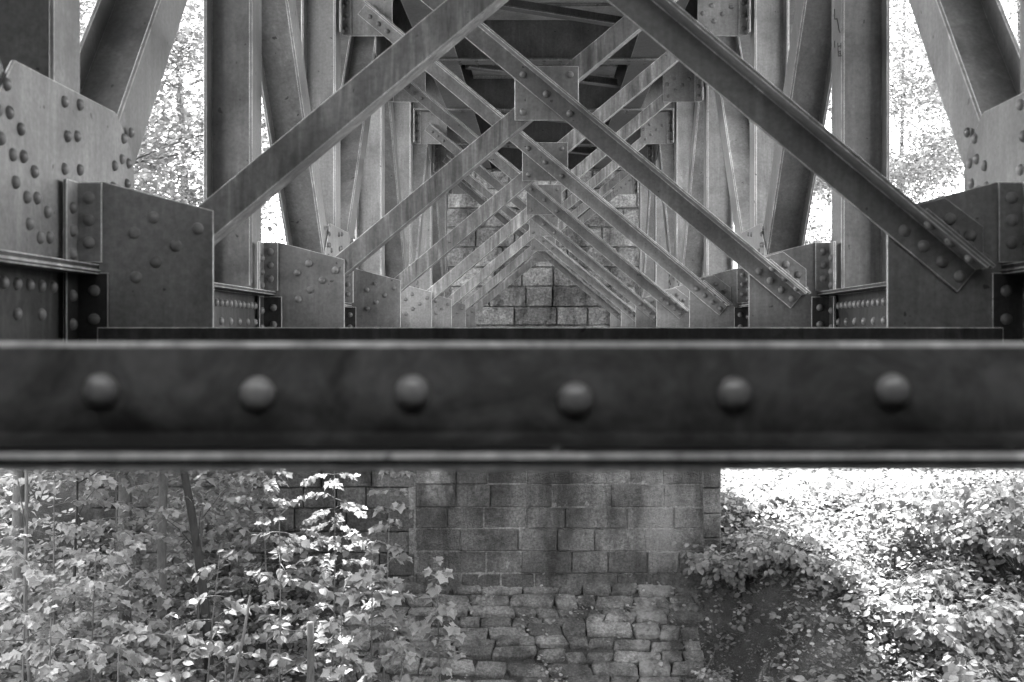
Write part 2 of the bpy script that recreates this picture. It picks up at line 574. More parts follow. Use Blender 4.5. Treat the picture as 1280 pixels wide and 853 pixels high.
for s in (-1, 1):
    for i in range(0, 7):
        ya, yb = (i + 0.5) * S, (i + 1.5) * S
        if i % 2 == 1:   # odd frame at the bottom, even at the top
            p0, p1 = (0, ya, 20), (0, yb, 1810)
        else:
            p0, p1 = (0, yb, 20), (0, ya, 1810)
        a, b = Vector(p0), Vector(p1)
        d = (b - a).normalized()
        part('diagonal', hsec(a + d * 160, b - d * 150, s))
    # bottom chord: two webs, a cover flange and lower angles
    y0, y1 = 0.05 * S, 7.62 * S
    mb = MB()
    mb.box(s * 897, s * 905, y0, y1, -110, 117)
    mb.box(s * 1055, s * 1063, y0, y1, -110, 117)
    mb.box(s * 846, s * 1114, y0, y1, 117.4, 128)
    mb.box(s * 846, s * 896.6, y0, y1, -110, -100)
    for i in (1, 3, 5, 7):
        mb.box(s * 843, s * 1117, (i + 0.5) * S - 520, (i + 0.5) * S + 480, 109, 116.8)
    ch = part('bottom_chord', mb, M_DARK)
    yy = y0 + 60
    k = 0
    while yy < y1 - 40:
        fr = (yy / S) % 1.0
        if abs(fr - 0.5) > 0.035:
            if yy > 0.9 * S:
                rivet((s * 897, yy, 82), (-s, 0, 0))
                if k % 2 == 0:
                    rivet((s * 897, yy, 32), (-s, 0, 0))
        k += 1
        yy += 46
    # vertical splice angle by each frame is drawn with the frame; top chord
    mb = MB()
    mb.box(s * 905, s * 1055, y0, y1, 1701, 1899)
    mb.box(s * 860, s * 1100, y0, y1, 1690, 1700.6)
    part('top_chord', mb)
    # rail bearer under the deck
    mb = MB()
    mb.box(s * 571, s * 579, y0, y1, 1542, 1880)
    mb.box(s * 484, s * 666, y0, y1, 1534, 1545)
    mb.box(s * 500, s * 650, y0, y1, 1880.4, 1891)
    part('stringer', mb)
    # bearing block on the shelf
    mb = MB()
    mb.box(s * 860, s * 1100, 7.5 * S - 130, 7.5 * S + 130, -128, -110.5)
    part('bearing', mb, M_DARK)
# lateral braces between the stringers, one per panel
for i in range(0, 7):
    mb = MB()
    mb.bar((-480, (i + 0.86) * S, 1600), (480, (i + 1.24) * S, 1600), (0, 0, 1), angle_prof(62, 8))
    part('lateral_brace', mb)
# deck plates resting on floor beams and stringers
mb = MB()
mb.box(-1780, 1780, -0.32 * S, 8.05 * S, 1900, 1960)
mb.box(-1790, -1770, -0.32 * S, 8.05 * S, 1960.5, 2150)
mb.box(1770, 1790, -0.32 * S, 8.05 * S, 1960.5, 2150)
part('deck', mb, M_DECK)
# trough floor plates between the stringers
mb = MB()
for k in range(0, 31):
    yy = 0.3 * S + k * 0.24 * S
    mb.box(-483, 483, yy - 150, yy + 150, 1752, 1764)
    mb.box(-483, 483, yy - 150, yy - 142, 1740, 1751.6)
part('trough_floor', mb, M_DECK)
rr = link('rivet', rv_mb.mesh('rivet', M_STEEL, K), bridge)
rr['kind'] = 'stuff'
print('single rivets', single[0])

# ------------------------------------------------------------------ ground
def sstep(a, b, x):
    t = np.clip((x - a) / (b - a), 0, 1)
    return t * t * (3 - 2 * t)

def wob(x, y):
    return (np.sin(x * 1.3 + y * 0.7) * 0.06 + np.sin(x * 2.9 - y * 2.1 + 1) * 0.04 + np.sin(x * 5.1 + y * 4.3) * 0.025 + np.sin(x * 9.7 - y * 7.9) * 0.018)

AF = 7.25 * S * K      # abutment front
BWY = 8.35 * S * K     # back wall face
def ground(x, y):
    x = np.asarray(x, float); y = np.asarray(y, float)
    mid = np.maximum(2.283 - 0.70 * (AF - y), 1.0)
    mid = np.minimum(mid, 2.3)
    right = 2.95 - 0.24 * (15.5 - np.minimum(y, 15.5)) + 0.12 * (x - 3) + 0.02 * np.maximum(y - 18, 0) + 0.30 * np.maximum(x - 5.5, 0) * sstep(20, 15, y) + 0.10 * np.maximum(x - 9, 0) * sstep(15, 20, y)
    right = np.maximum(right, 0.8)
    left = 1.5 + 0.06 * (-x - 2.4) + 0.09 * (y - 12) + 0.28 * np.maximum(-x - 7, 0)
    left = np.maximum(left, 0.7)
    z = mid + (right - mid) * sstep(2.0, 3.4, x) + (left - mid) * sstep(2.6, 4.2, -x)
    emb = np.where(x > 0, 8.3 - np.maximum(x - 2.4, 0) * 30, 8.3 - np.maximum(-x - 2.7, 0) * 0.75)
    k = np.where(np.abs(x) < 2.95, sstep(BWY + 1.0, BWY + 1.6, y), sstep(AF + 0.9, AF + 3.0, y))
    z = np.where(emb > z, z + (emb - z) * k, z)
    return z + wob(x, y) * np.where(y < AF + 0.5, 1 - 0.88 * sstep(2.7, 2.0, np.abs(x)), 1.0)

def gz(x, y):
    return float(ground(x, y))

xs = np.concatenate([np.linspace(-150, -14, 24), np.linspace(-13.5, 13.5, 150), np.linspace(14, 150, 24)])
ys = np.concatenate([np.linspace(-150, 2, 24), np.linspace(2.5, 30, 150), np.linspace(31, 220, 24)])
GX, GY = np.meshgrid(xs, ys)
GZ = ground(GX, np.clip(GY, -30, 60)) - 0.02
far = np.maximum(np.abs(GX) - 20, 0)
GZ = np.where(np.abs(GX) > 20, np.minimum(GZ, 9 + far * 0.02), GZ)
me = bpy.data.meshes.new('ground')
nx, ny = len(xs), len(ys)
vv = np.stack([GX, GY, GZ], -1).reshape(-1, 3)
ff = [(j * nx + i, j * nx + i + 1, (j + 1) * nx + i + 1, (j + 1) * nx + i) for j in range(ny - 1) for i in range(nx - 1)]
me.from_pydata(vv.tolist(), [], ff)
me.polygons.foreach_set('use_smooth', [True] * len(ff))
me.materials.append(M_SOIL)
tag(link('ground', me), 'dark bare soil and litter of the wooded bank under the bridge', 'ground', kind='structure')

# ------------------------------------------------------------------ masonry
def block(mb, x0, x1, y0, y1, z0, z1, tone, proud):
    """a stone with a hammered, uneven face and slightly chipped arrises"""
    nu = max(4, int((x1 - x0) / 0.075)); nv = max(4, int((z1 - z0) / 0.075))
    us = [0, 0.012] + [0.012 + (x1 - x0 - 0.024) * k / (nu - 1) for k in range(1, nu - 1)] + [x1 - x0 - 0.012, x1 - x0]
    vs_ = [0, 0.012] + [0.012 + (z1 - z0 - 0.024) * k / (nv - 1) for k in range(1, nv - 1)] + [z1 - z0 - 0.012, z1 - z0]
    A, B = len(us), len(vs_)
    vs, fs = [], []
    for j, v in enumerate(vs_):
        for i, u in enumerate(us):
            e = i in (0, A - 1) or j in (0, B - 1)
            q = Vector(((x0 + u) * 9, 3.1, (z0 + v) * 9))
            d = (noise3(q) * 0.6 + noise3(q * 2.7) * 0.4) * proud
            d = 0.010 + max(0, noise3(q * 1.5)) * 0.02 if e else -proud * 0.35 + d
            vs.append((x0 + u, y0 + d, z0 + v))
    for j in range(B - 1):
        for i in range(A - 1):
            fs.append((j * A + i, j * A + i + 1, (j + 1) * A + i + 1, (j + 1) * A + i))
    ring = list(range(A)) + [j * A + A - 1 for j in range(1, B)] + [(B - 1) * A + i for i in range(A - 2, -1, -1)] + [j * A for j in range(B - 2, 0, -1)]
    o = len(vs)
    vs += [(vs[r][0], y1, vs[r][2]) for r in ring]
    for k in range(len(ring)):
        k2 = (k + 1) % len(ring)
        fs.append((ring[k2], ring[k], o + k, o + k2))
    mb.add(vs, fs, False, tone)

def ashlar(mb, x0, x1, yf, z0, z1, ch, lmin, lmax, depth=0.35, gap=0.012, rough=0.02, top=None, proud=0.02):
    z = z0
    while z < z1 - 0.05:
        h = ch * random.uniform(0.93, 1.07)
        if z + h > z1 - 0.12:
            h = z1 - z
        x = x0 - random.uniform(0, lmin)
        while x < x1:
            w = random.uniform(lmin, lmax)
            a, b = max(x, x0), min(x + w, x1)
            if x1 - b < 0.2:
                b = x1
            zz = z + h
            if top is not None:
                zz = min(zz, top((a + b) / 2))
            if b - a > 0.05 and zz - z > 0.06:
                p = random.uniform(-rough, rough)
                g = gap / 2
                block(mb, a + g, b - g, yf + p, yf + depth, z + g, zz - g, random.choice((0.7, 0.85, 0.95, 1.0, 1.05, 1.2)), proud)
            x += w
            if b >= x1:
                break
        z += h

PW = 1458 * K
ab = thing('stone_abutment', 'squared ashlar stone abutment carrying the far end of the bridge, streaked with damp', 'abutment', (0, AF, 1.2))
def apart(name, mb, m, bevel=0.006):
    o = link(name, mb.mesh(name, m, 1.0, -Vector((0, AF, 1.2)), bevel, tones=True), ab)
    return o
random.seed(11)
mb = MB()
ashlar(mb, -1.85, PW, AF, 1.2, 5.79, 0.325, 0.42, 0.9)
ashlar(mb, PW + 0.005, PW + 0.33, AF + 0.5, 1.8, 5.79, 0.362, 0.33, 0.34)
mb.box(2.3, PW + 0.325, AF + 0.86, 30, 1.5, 8.2)
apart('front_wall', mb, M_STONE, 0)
mb = MB()
mb.box(-1.95, PW - 0.02, AF + 0.018, AF + 2.35, 1.2, 5.75)
apart('mortar_bed', mb, M_MORTAR)
mb = MB()
wt = lambda x: 5.7 - max(0, -x - 1.9) * 0.3
ashlar(mb, -6.6, -1.86, AF + 0.035, 1.2, 5.7, 0.325, 0.42, 0.9, top=wt, rough=0.03)
mb.plate_y([(-6.5, 1.2), (-1.9, 1.2), (-1.9, 5.6), (-6.5, 4.2)], AF + 0.11, AF + 0.8)
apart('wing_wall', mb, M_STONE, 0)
mb = MB()
BW = 8.35 * S * K
ashlar(mb, -2.75, 2.75, BW, 5.8, 10.2, 0.32, 0.35, 0.85, rough=0.02, gap=0.014, proud=0.05)  # top courses, raised unseen above the deck, are added to block the sun
mb.box(-2.7, 2.7, BW + 0.035, BW + 0.9, 5.0, 10.15)
apart('back_wall', mb, M_DRYSTONE, 0)
mb = MB()
mb.box(-2.7, PW + 0.3, AF + 0.02, BW + 0.3, 5.765, 5.794)
mb.box(-0.9, 1.1, BW - 0.3, BW - 0.02, 5.80, 5.97)
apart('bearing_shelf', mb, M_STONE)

na = thing('stone_abutment', 'stone abutment with side walls carrying the near end of the bridge', 'abutment', (0, -2.0, 1.0))  # unseen end and side walls, added to keep light off the near steel
mb = MB()
ashlar(mb, -3.2, 3.2, -2.5, 1.0, 9.0, 0.362, 0.5, 1.0, depth=0.5)
for sx in (-1, 1):
    mb.box(sx * 2.95, sx * 3.45, -2.0, 2.5, 1.0, 8.9)
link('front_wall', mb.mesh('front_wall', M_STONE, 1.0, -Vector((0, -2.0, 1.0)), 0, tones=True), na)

# pitched stone slope in front of the abutment
random.seed(5)
pm = MB()
sl = math.atan(0.70)
ds = Vector((0, -math.cos(sl), -math.sin(sl)))
dn = Vector((0, -math.sin(sl), math.cos(sl)))
row = 0
s0 = -0.1
while s0 < 2.75:
    rh = random.uniform(0.15, 0.25)
    x = -3.4 + random.uniform(0, 0.5)
    xr = 2.45 + 0.25 * random.random() - 0.25 * s0 * 0.3
    while x < xr:
        w = random.uniform(0.26, 0.66)
        c = Vector((x + w / 2, AF - 0.02, 2.30)) + ds * (s0 + rh / 2 + 0.04 * math.sin(x * 1.1 + row))
        c.z += 0.03 * math.sin(x * 2 + row * 1.7)
        lift = random.uniform(-0.008, 0.016)
        nu, nv = 7, 5
        vs, fs = [], []
        tw = random.uniform(-0.08, 0.08)
        e1 = random.uniform(-0.04, 0.04); e2 = random.uniform(-0.04, 0.04)
        for b in range(nv):
            for a in range(nu):
                u = a / (nu - 1) * 2 - 1; v = b / (nv - 1) * 2 - 1
                ed = max(abs(u), abs(v))
                u = (-1, -0.88, -0.45, 0, 0.45, 0.88, 1)[a]; v = (-1, -0.8, 0, 0.8, 1)[b]
                cu = u * (1 - 0.07 * v * v) * (w / 2 - 0.004) + e1 * v
                cv = v * (1 - 0.10 * u * u) * (rh / 2 - 0.004) + u * tw * rh
                hgt = lift + (0.016 if ed < 0.99 else 0.002) + random.uniform(-0.012, 0.012)
                cu += random.uniform(-0.012, 0.012); cv += random.uniform(-0.011, 0.011)
                vs.append(c + Vector((cu, 0, 0)) + ds * cv + dn * hgt)
        for b in range(nv - 1):
            for a in range(nu - 1):
                fs.append((b * nu + a, b * nu + a + 1, (b + 1) * nu + a + 1, (b + 1) * nu + a))
        # skirt
        ring = [a for a in range(nu)] + [b * nu + nu - 1 for b in range(1, nv)] + [(nv - 1) * nu + a for a in range(nu - 2, -1, -1)] + [b * nu for b in range(nv - 2, 0, -1)]
        o = len(vs)
        vs += [vs[r] - dn * 0.16 for r in ring]
        for q in range(len(ring)):
            q2 = (q + 1) % len(ring)
            fs.append((ring[q], ring[q2], o + q2, o + q))
        pm.add(vs, fs, True, random.choice((0.65, 0.8, 0.9, 1.0, 1.15, 1.4)))
        x += w
    s0 += rh
    row += 1
sp = link('stone_slope', pm.mesh('stone_slope', M_PITCH, 1.0, -Vector((0, AF, 1.0)), 0, tones=True), None, (0, AF, 1.0))
tag(sp, 'rough pitched paving of uneven stones sloping down from the foot of the abutment', 'stone paving')

# ------------------------------------------------------------------ small debris lying on the steel
def crumbs(label, x, y, z, n, spread, r, seed, name='debris_pile'):
    rg = random.Random(seed)
    mb = MB()
    for k in range(n):
        c = Vector((rg.uniform(-1, 1) * spread, rg.uniform(-0.3, 0.3) * spread, 0))
        rr = r * rg.uniform(0.5, 1.2)
        mb.dome(c, (rg.uniform(-.2, .2), rg.uniform(-.2, .2), 1), rr, 7, 3)
    return tag(link(name, mb.mesh(name, M_DRY, 1.0, UP, 0), None, (x * K, y * K, Z0 + z * K)), label, 'debris')
crumbs('single pale crumb on the lip of the near strut below its fourth rivet', (697 - 676.5) * 0.46 - 17, 0.5 * S - 48, -68.5, 1, 0.0, 0.006, 1, 'crumb')
crumbs('pale crumb on the near strut lip between its fifth and sixth rivets', (1078 - 676.5) * 0.47 - 17, 0.5 * S - 38, -68.5, 1, 0.0, 0.006, 2, 'crumb')
crumbs('pale crumb on the near strut lip beyond its last rivet', (1262 - 676.5) * 0.47 - 17, 0.5 * S - 42, -68.5, 1, 0.0, 0.005, 3, 'crumb')
crumbs('little heap of pale litter on the left bottom chord before the second post', -(676.5 - 287) * 2.3, 2.3 * S, 128, 14, 0.07, 0.016, 4)
crumbs('little heap of pale litter on the right bottom chord before the second post', (1081 - 676.5) * 2.25, 2.3 * S, 128, 14, 0.06, 0.014, 5)

# ------------------------------------------------------------------ leaves
def tmpl(kind):
    if kind == 'maple':
        half = [(0.10, 0.02), (0.40, 0.0), (0.42, 0.27), (0.58, 0.55), (0.31, 0.62), (0.0, 1.0)]
        out = half + [(-x, y) for x, y in half[-2::-1]]
        c = (0.0, 0.32)
    elif kind == 'round':
        half = [(0.08, 0.0), (0.36, 0.12), (0.46, 0.42), (0.34, 0.76), (0.12, 0.92), (0.0, 1.05)]
        out = half + [(-x, y) for x, y in half[-2::-1]]
        c = (0.0, 0.45)
    elif kind == 'blade':
        half = [(0.03, 0.0), (0.12, 0.3), (0.10, 0.65), (0.0, 1.0)]
        out = half + [(-x, y) for x, y in half[-2::-1]]
        c = (0.0, 0.4)
    else:
        half = [(0.05, 0.0), (0.34, 0.4), (0.0, 1.0)]
        out = half + [(-x, y) for x, y in half[-2::-1]]
        c = (0.0, 0.45)
    pts = np.array([c] + out, float)
    z = 0.22 * np.abs(pts[:, 0]) - 0.22 * pts[:, 1] ** 2
    v = np.column_stack([pts, z])
    n = len(out)
    tri = np.array([(0, 1 + i, 1 + (i + 1) % n) for i in range(n)])
    return v, tri
T = {k: tmpl(k) for k in ('maple', 'round', 'blade', 'leaf')}

def leaves_mesh(name, kind, P, H, Nn, size, mat, off=(0, 0, 0)):
    curl = np.random.default_rng(len(P)).uniform(-0.2, 1.9, len(P))
    """P positions, H headings, Nn normals, size lengths: one mesh of many separate leaves"""
    v, tri = T[kind]
    P = np.asarray(P, float); H = np.asarray(H, float); Nn = np.asarray(Nn, float); size = np.asarray(size, float)
    Nn = Nn / np.linalg.norm(Nn, axis=1, keepdims=True)
    H = H - Nn * (H * Nn).sum(1, keepdims=True)
    H = H / (np.linalg.norm(H, axis=1, keepdims=True) + 1e-9)
    R = np.cross(H, Nn)
    vs = (P[:, None] + size[:, None, None] * (v[None, :, 0, None] * R[:, None] + v[None, :, 1, None] * H[:, None] + (curl[:, None] * v[None, :, 2])[..., None] * Nn[:, None]))
    vs = vs.reshape(-1, 3) - np.asarray(off, float)
    n, m = len(P), len(v)
    fs = (tri[None] + (np.arange(n) * m)[:, None, None]).reshape(-1, 3)
    me = bpy.data.meshes.new(name)
    me.vertices.add(len(vs)); me.vertices.foreach_set('co', vs.astype(np.float32).ravel())
    me.loops.add(fs.size); me.loops.foreach_set('vertex_index', fs.astype(np.int32).ravel())
    me.polygons.add(len(fs)); me.polygons.foreach_set('loop_start', np.arange(0, fs.size, 3, dtype=np.int32))
    me.polygons.foreach_set('use_smooth', np.ones(len(fs), bool))
    me.update(calc_edges=True)
    me.materials.append(mat)
    return me

def W(px, py, d):
    """metres of a point seen at a photo pixel, d panels away"""
    return ((px - 676.5) * d * K - 17 * K, d * S * K, Z0 + (416 - py) * d * K)

def sapling(name, label, cat, x, y, top, leaf=0.08, kind='maple', mat=None, r=0.018, lean=(0, 0), spread=0.8, tiers=9, start=0.25, group=None, barkm=None, seed=0, bare_top=False, dens=1.0):
    rg = np.random.default_rng(seed)
    mat = mat or M_LEAF
    z = gz(x, y) - 0.05
    h = top - z
    root = thing(name, label, cat, (x, y, z), group)
    st = MB()
    n = 9
    pts, rad = [], []
    ph = rg.uniform(0, 6.28, 2)
    for i in range(n + 1):
        t = i / n
        pts.append(Vector((lean[0] * t ** 1.3 + 0.04 * h * 0.3 * math.sin(3 * t + ph[0]), lean[1] * t ** 1.3 + 0.012 * h * math.sin(4 * t + ph[1]), h * t)))
        rad.append(max(r * (1 - 0.8 * t), 0.004))
    st.tube(pts, rad, 7)
    P, H, Nn, Sz = [], [], [], []
    def at(t):
        f = t * n
        i = min(int(f), n - 1)
        return pts[i].lerp(pts[i + 1], f - i)
    a0 = rg.uniform(0, 6.28)
    for k in range(tiers):
        t = start + (1 - start) * (k + 0.5 * rg.random()) / tiers
        c = at(min(t, 1))
        a0 += 1.57 + rg.uniform(-0.7, 0.7)
        for q in (0, math.pi):
            L = spread * (1.12 - 0.75 * t) * rg.uniform(0.55, 1.15)
            a = a0 + q + rg.uniform(-0.3, 0.3)
            d = Vector((math.cos(a), math.sin(a), rg.uniform(-0.1, 0.65)))
            bp = []
            m = 5
            rgd = rg.uniform(0.1, 0.55)
            for j in range(m + 1):
                u = j / m
                bp.append(c + d * (L * u) + Vector((0, 0, -rgd * L * u * u)))
            st.tube(bp, [max(0.0045 * (1 - u / m), 0.0016) * (1 + r * 20) for u in range(m + 1)], 5)
            nl = max(3, int(dens * L / (leaf * 0.45)))
            for j in range(nl):
                u = 0.25 + 0.75 * (j + 1) / nl
                f = min(u * m, m - 1e-3)
                i0 = int(f)
                p = bp[i0].lerp(bp[i0 + 1], f - i0)
                for sd in ((-1, 1, 0) if j == nl - 1 else (-1, 1)):
                    aa = a + sd * rg.uniform(0.7, 1.3)
                    hd = Vector((math.cos(aa), math.sin(aa), rg.uniform(-0.8, 0.1)))
                    sz = leaf * rg.uniform(0.4, 1.3)
                    P.append(p + hd * (leaf * 0.25)); H.append(hd)
                    Nn.append(Vector((rg.normal(0, 0.4) + 0.5 * hd.x, rg.normal(0, 0.4) + 0.5 * hd.y - 0.15, 1)))
                    Sz.append(sz)
    tp = at(1.0)
    for j in range(6):
        aa = rg.uniform(0, 6.28)
        hd = Vector((math.cos(aa), math.sin(aa), rg.uniform(-0.3, 0.3)))
        P.append(tp); H.append(hd); Nn.append(Vector((rg.normal(0, .3), rg.normal(0, .3) - .2, 1))); Sz.append(leaf * rg.uniform(0.6, 1))
    so = link('stem', st.mesh('stem', barkm or M_BARK, 1.0, UP, 0), root)
    lo = link('foliage', leaves_mesh('foliage', kind, P, H, Nn, Sz, mat), root)
    return root

# the thicket at the left (photo pixel of the top, depth in panels)
def sap(px, ytop, d, label, **kw):
    x, y, zt = W(px, ytop, d)
    lean = kw.get('lean', (0, 0))
    return sapling(kw.pop('name', 'sapling'), label, 'sapling', x - lean[0], y - lean[1], zt, group=kw.pop('group', 'maple saplings in the thicket by the abutment'), **kw)

sap(70, 560, 5.2, 'broad maple sapling with pale tiered leaves at the outer edge of the thicket', seed=1, tiers=14, spread=1.2, start=0.3)
sap(150, 575, 5.6, 'bright spreading maple sapling behind the straight bare pole trunk', seed=2, tiers=15, spread=1.25, start=0.35)
sap(330, 575, 6.2, 'maple sapling spreading pale leaf layers before the wing wall', seed=3, tiers=15, spread=1.2, start=0.45)
sap(415, 580, 6.3, 'tall maple sapling dense with leaves beside the wing wall corner', seed=4, tiers=17, spread=1.0, start=0.25)
sap(482, 560, 6.3, 'slender upright sapling with leaf whorls against the abutment face', seed=5, tiers=15, spread=0.44, start=0.1, leaf=0.10, dens=1.7)
sap(120, 690, 4.8, 'low flat-topped sapling below the bright spreading one', seed=6, tiers=11, spread=1.1, start=0.5)
sap(30, 670, 4.6, 'bushy sapling nearest the thin bare leaning stem', seed=7, tiers=7, spread=0.9, start=0.3)
sap(550, 700, 5.9, 'small sapling with stacked leaves standing on the stone slope', seed=8, tiers=14, spread=0.36, start=0.03, leaf=0.115, dens=1.8)
sap(462, 690, 5.5, 'leafy young sapling at the left edge of the stone slope', seed=9, tiers=14, spread=0.55, start=0.05, leaf=0.11, dens=1.6)
sap(425, 745, 4.9, 'short maple sapling next to the pale broken stump', seed=10, tiers=9, spread=0.6, start=0.1, leaf=0.11, dens=1.5)
sap(215, 770, 4.4, 'round-leaved low sapling in front of the leaning dead stem', seed=11, tiers=6, spread=0.8, start=0.3, kind='round', mat=M_LEAF2)
sap(280, 690, 4.9, 'round-leaved sapling arching over the dark stone blocks', seed=12, tiers=8, spread=0.8, start=0.3, kind='round', mat=M_LEAF2, lean=(0.3, 0))
sap(345, 650, 5.0, 'round-leaved sapling growing from the leaning stem', seed=13, tiers=8, spread=0.85, start=0.4, kind='round', mat=M_LEAF2)
sap(60, 760, 4.2, 'low sapling with small pale leaves at the thicket foot', seed=14, tiers=6, spread=0.8, start=0.25)
sap(500, 800, 5.2, 'small maple shoot low on the stone slope', seed=15, tiers=8, spread=0.4, start=0.05, leaf=0.10, dens=1.5)
sap(240, 610, 7.0, 'thin back sapling between pole trunk and wing wall', seed=16, tiers=8, spread=0.8, start=0.3)
sap(-30, 600, 5.6, 'tall sapling cut by the edge of the view beside the thick pale trunk', seed=17, tiers=14, spread=1.1, start=0.2)
sap(150, 800, 4.0, 'shrubby round-leaved shoot at the very bottom of the thicket', seed=18, tiers=5, spread=0.7, start=0.2, kind='round', mat=M_LEAF2)

def trunk(name, label, cat, pts, rad, m, group=None, twigs=0, seed=0):
    mb = MB()
    p0 = Vector(pts[0])
    mb.tube([Vector(p) - p0 for p in pts], rad, 9)
    rg = random.Random(seed)
    for k in range(twigs):
        i = rg.randrange(max(1, len(pts) // 3), len(pts))
        c = Vector(pts[i]) - p0
        d = Vector((rg.uniform(-1, 1), rg.uniform(-0.6, 0.6), rg.uniform(0.1, 0.8))).normalized()
        L = rg.uniform(0.4, 0.9)
        mb.tube([c, c + d * L * 0.5 + Vector((0, 0, 0.05)), c + d * L], [0.008, 0.006, 0.003], 5)
    me = mb.mesh(name, m, 1.0, UP, 0)
    if name == 'bare_tree':
        root = thing(name, label, cat, p0, group)
        link('trunk', me, root)
        return root
    return tag(link(name, me, None, p0), label, cat, group)

def pole(px0, py0, px1, py1, d, r0, r1, bend=0.0):
    a = Vector(W(px0, py0, d)); b = Vector(W(px1, py1, d))
    g = gz(a.x, a.y)
    a.z = min(a.z, g - 0.05)
    pts, rad = [], []
    for i in range(9):
        t = i / 8
        p = a.lerp(b, t)
        p.x += bend * math.sin(math.pi * t) + 0.012 * math.sin(9 * t)
        pts.append(p); rad.append(r0 + (r1 - r0) * t)
    return pts, rad
p, r = pole(200, 760, 207, 470, 5.9, 0.062, 0.045)
trunk('bare_tree', 'straight bare grey pole trunk standing amid the thicket', 'tree', p, r, M_BARK)
p, r = pole(262, 740, 205, 490, 5.9, 0.06, 0.04, 0.14)
trunk('bare_tree', 'dark curving bare trunk in front of the wing wall', 'tree', p, r, M_BARKD, twigs=5, seed=3)
p, r = pole(22, 720, 27, 470, 6.2, 0.085, 0.07)
trunk('bare_tree', 'thick pale trunk at the outer end of the thicket', 'tree', p, r, M_BARK)
p, r = pole(43, 853, 32, 560, 4.9, 0.024, 0.016, -0.03)
trunk('bare_tree', 'thin pale bare stem leaning beside the thick trunk', 'tree', p, r, M_DRY, twigs=3, seed=8)
p, r = pole(83, 830, 95, 560, 5.4, 0.022, 0.012, 0.04)
trunk('bare_tree', 'thin dark bare stem rising through the pale tiered leaves', 'tree', p, r, M_BARKD, twigs=4, seed=9)
p, r = pole(264, 853, 312, 745, 4.7, 0.026, 0.012, -0.03)
trunk('dead_stem', 'leaning pale dead stem above the dark stone blocks', 'dead stem', p, r, M_DRY, twigs=3, seed=4)
p, r = pole(389, 870, 387, 778, 5.0, 0.045, 0.036)
trunk('tree_stump', 'pale broken upright stump beside the short maple sapling', 'stump', p, r, M_DRY)
p, r = pole(245, 760, 253, 615, 6.0, 0.02, 0.01, 0.0)
trunk('bare_tree', 'slim forked stem between dark curving trunk and wing wall', 'tree', p, r, M_BARK, twigs=6, seed=12)

# ------------------------------------------------------------------ shrubs of the right bank
def shrub(label, px, py, d, rad, hgt, leaf, n, seed, kind='round', mat=None, name='shrub', group='leafy shrubs on the open bank'):
    rg = np.random.default_rng(seed)
    x, y, _ = W(px, py, d)
    z = gz(x, y) - 0.05
    root = thing(name, label, 'shrub', (x, y, z), group)
    st = MB()
    P, H, Nn, Sz = [], [], [], []
    nb = max(6, int(n / 45))
    for b in range(nb):
        a = rg.uniform(0, 6.28)
        L = rad * rg.uniform(0.5, 1.1)
        e = hgt * rg.uniform(0.5, 1.05)
        bp = []
        for j in range(6):
            u = j / 5
            bp.append(Vector((math.cos(a) * L * u, math.sin(a) * L * u, e * (1.6 * u - 0.75 * u * u))))
        st.tube(bp, [0.009 * (1 - 0.7 * j / 5) for j in range(6)], 5)
        per = n / nb
        nt_ = max(3, int(per / 7))
        for j in range(nt_):
            u = 0.25 + 0.75 * (j + rg.random()) / nt_
            f = min(u * 5, 4.999); i0 = int(f)
            c = bp[i0].lerp(bp[i0 + 1], f - i0)
            ta = a + rg.choice((-1, 1)) * rg.uniform(0.4, 1.5)
            tl = rg.uniform(0.18, 0.42)
            td = Vector((math.cos(ta), math.sin(ta), rg.uniform(-0.25, 0.5)))
            tw = [c + td * (tl * q / 3) + Vector((0, 0, -0.12 * tl * (q / 3) ** 2)) for q in range(4)]
            st.tube(tw, [0.004, 0.0035, 0.003, 0.002], 4)
            for q in range(7):
                uu = (q + 1) / 7 * 3
                qi = min(int(uu), 2)
                p = tw[qi].lerp(tw[qi + 1], uu - qi)
                aa = ta + (0 if q == 6 else (1 if q % 2 else -1) * rg.uniform(0.6, 1.2))
                P.append(p); H.append((math.cos(aa), math.sin(aa), rg.uniform(-0.9, 0.1)))
                Nn.append((rg.normal(0, .3) + 0.4 * math.cos(aa), rg.normal(0, .3) + 0.4 * math.sin(aa) - 0.25, 1)); Sz.append(leaf * (0.45 + 0.75 * rg.random() ** 0.8))
    link('stem', st.mesh('stem', M_BARK, 1.0, UP, 0), root)
    link('foliage', leaves_mesh('foliage', kind, P, H, Nn, Sz, mat or M_LEAF2), root)
    return root

shrub('dense shrub hiding the foot of the abutment corner', 925, 700, 7.0, 0.6, 0.5, 0.082, 1281, 31)
shrub('shrub with drooping leaves over the bare soil, beside the corner shrub', 985, 690, 6.7, 0.7, 0.55, 0.082, 1035, 32)
shrub('low wide-leaved shrub overhanging the dark soil hollow', 925, 735, 6.3, 0.4, 0.32, 0.082, 295, 33, kind='maple', mat=M_LEAF)
shrub('pale shrub on the crest of the bank next to the abutment', 940, 655, 8.2, 0.7, 0.5, 0.074, 1380, 34)
shrub('bright shrub on the middle of the bank crest', 1020, 665, 8.2, 0.9, 0.35, 0.068, 1380, 35)
shrub('bright shrub on the crest behind the arching stems', 1090, 665, 8.0, 0.9, 0.4, 0.068, 1380, 36)
shrub('tall broad-leaved shrub high on the outer bank', 1190, 640, 6.6, 1.1, 1.3, 0.089, 1873, 37)
shrub('tall shrub at the edge of the view, outermost on the bank', 1275, 650, 6.2, 1.1, 1.5, 0.095, 1873, 38)
shrub('mid-bank shrub full of small crowded leaves', 1110, 730, 6.2, 0.9, 0.6, 0.074, 1528, 39)
shrub('broad shrub below the tall broad-leaved one', 1190, 740, 5.6, 1.0, 0.7, 0.089, 1676, 40)
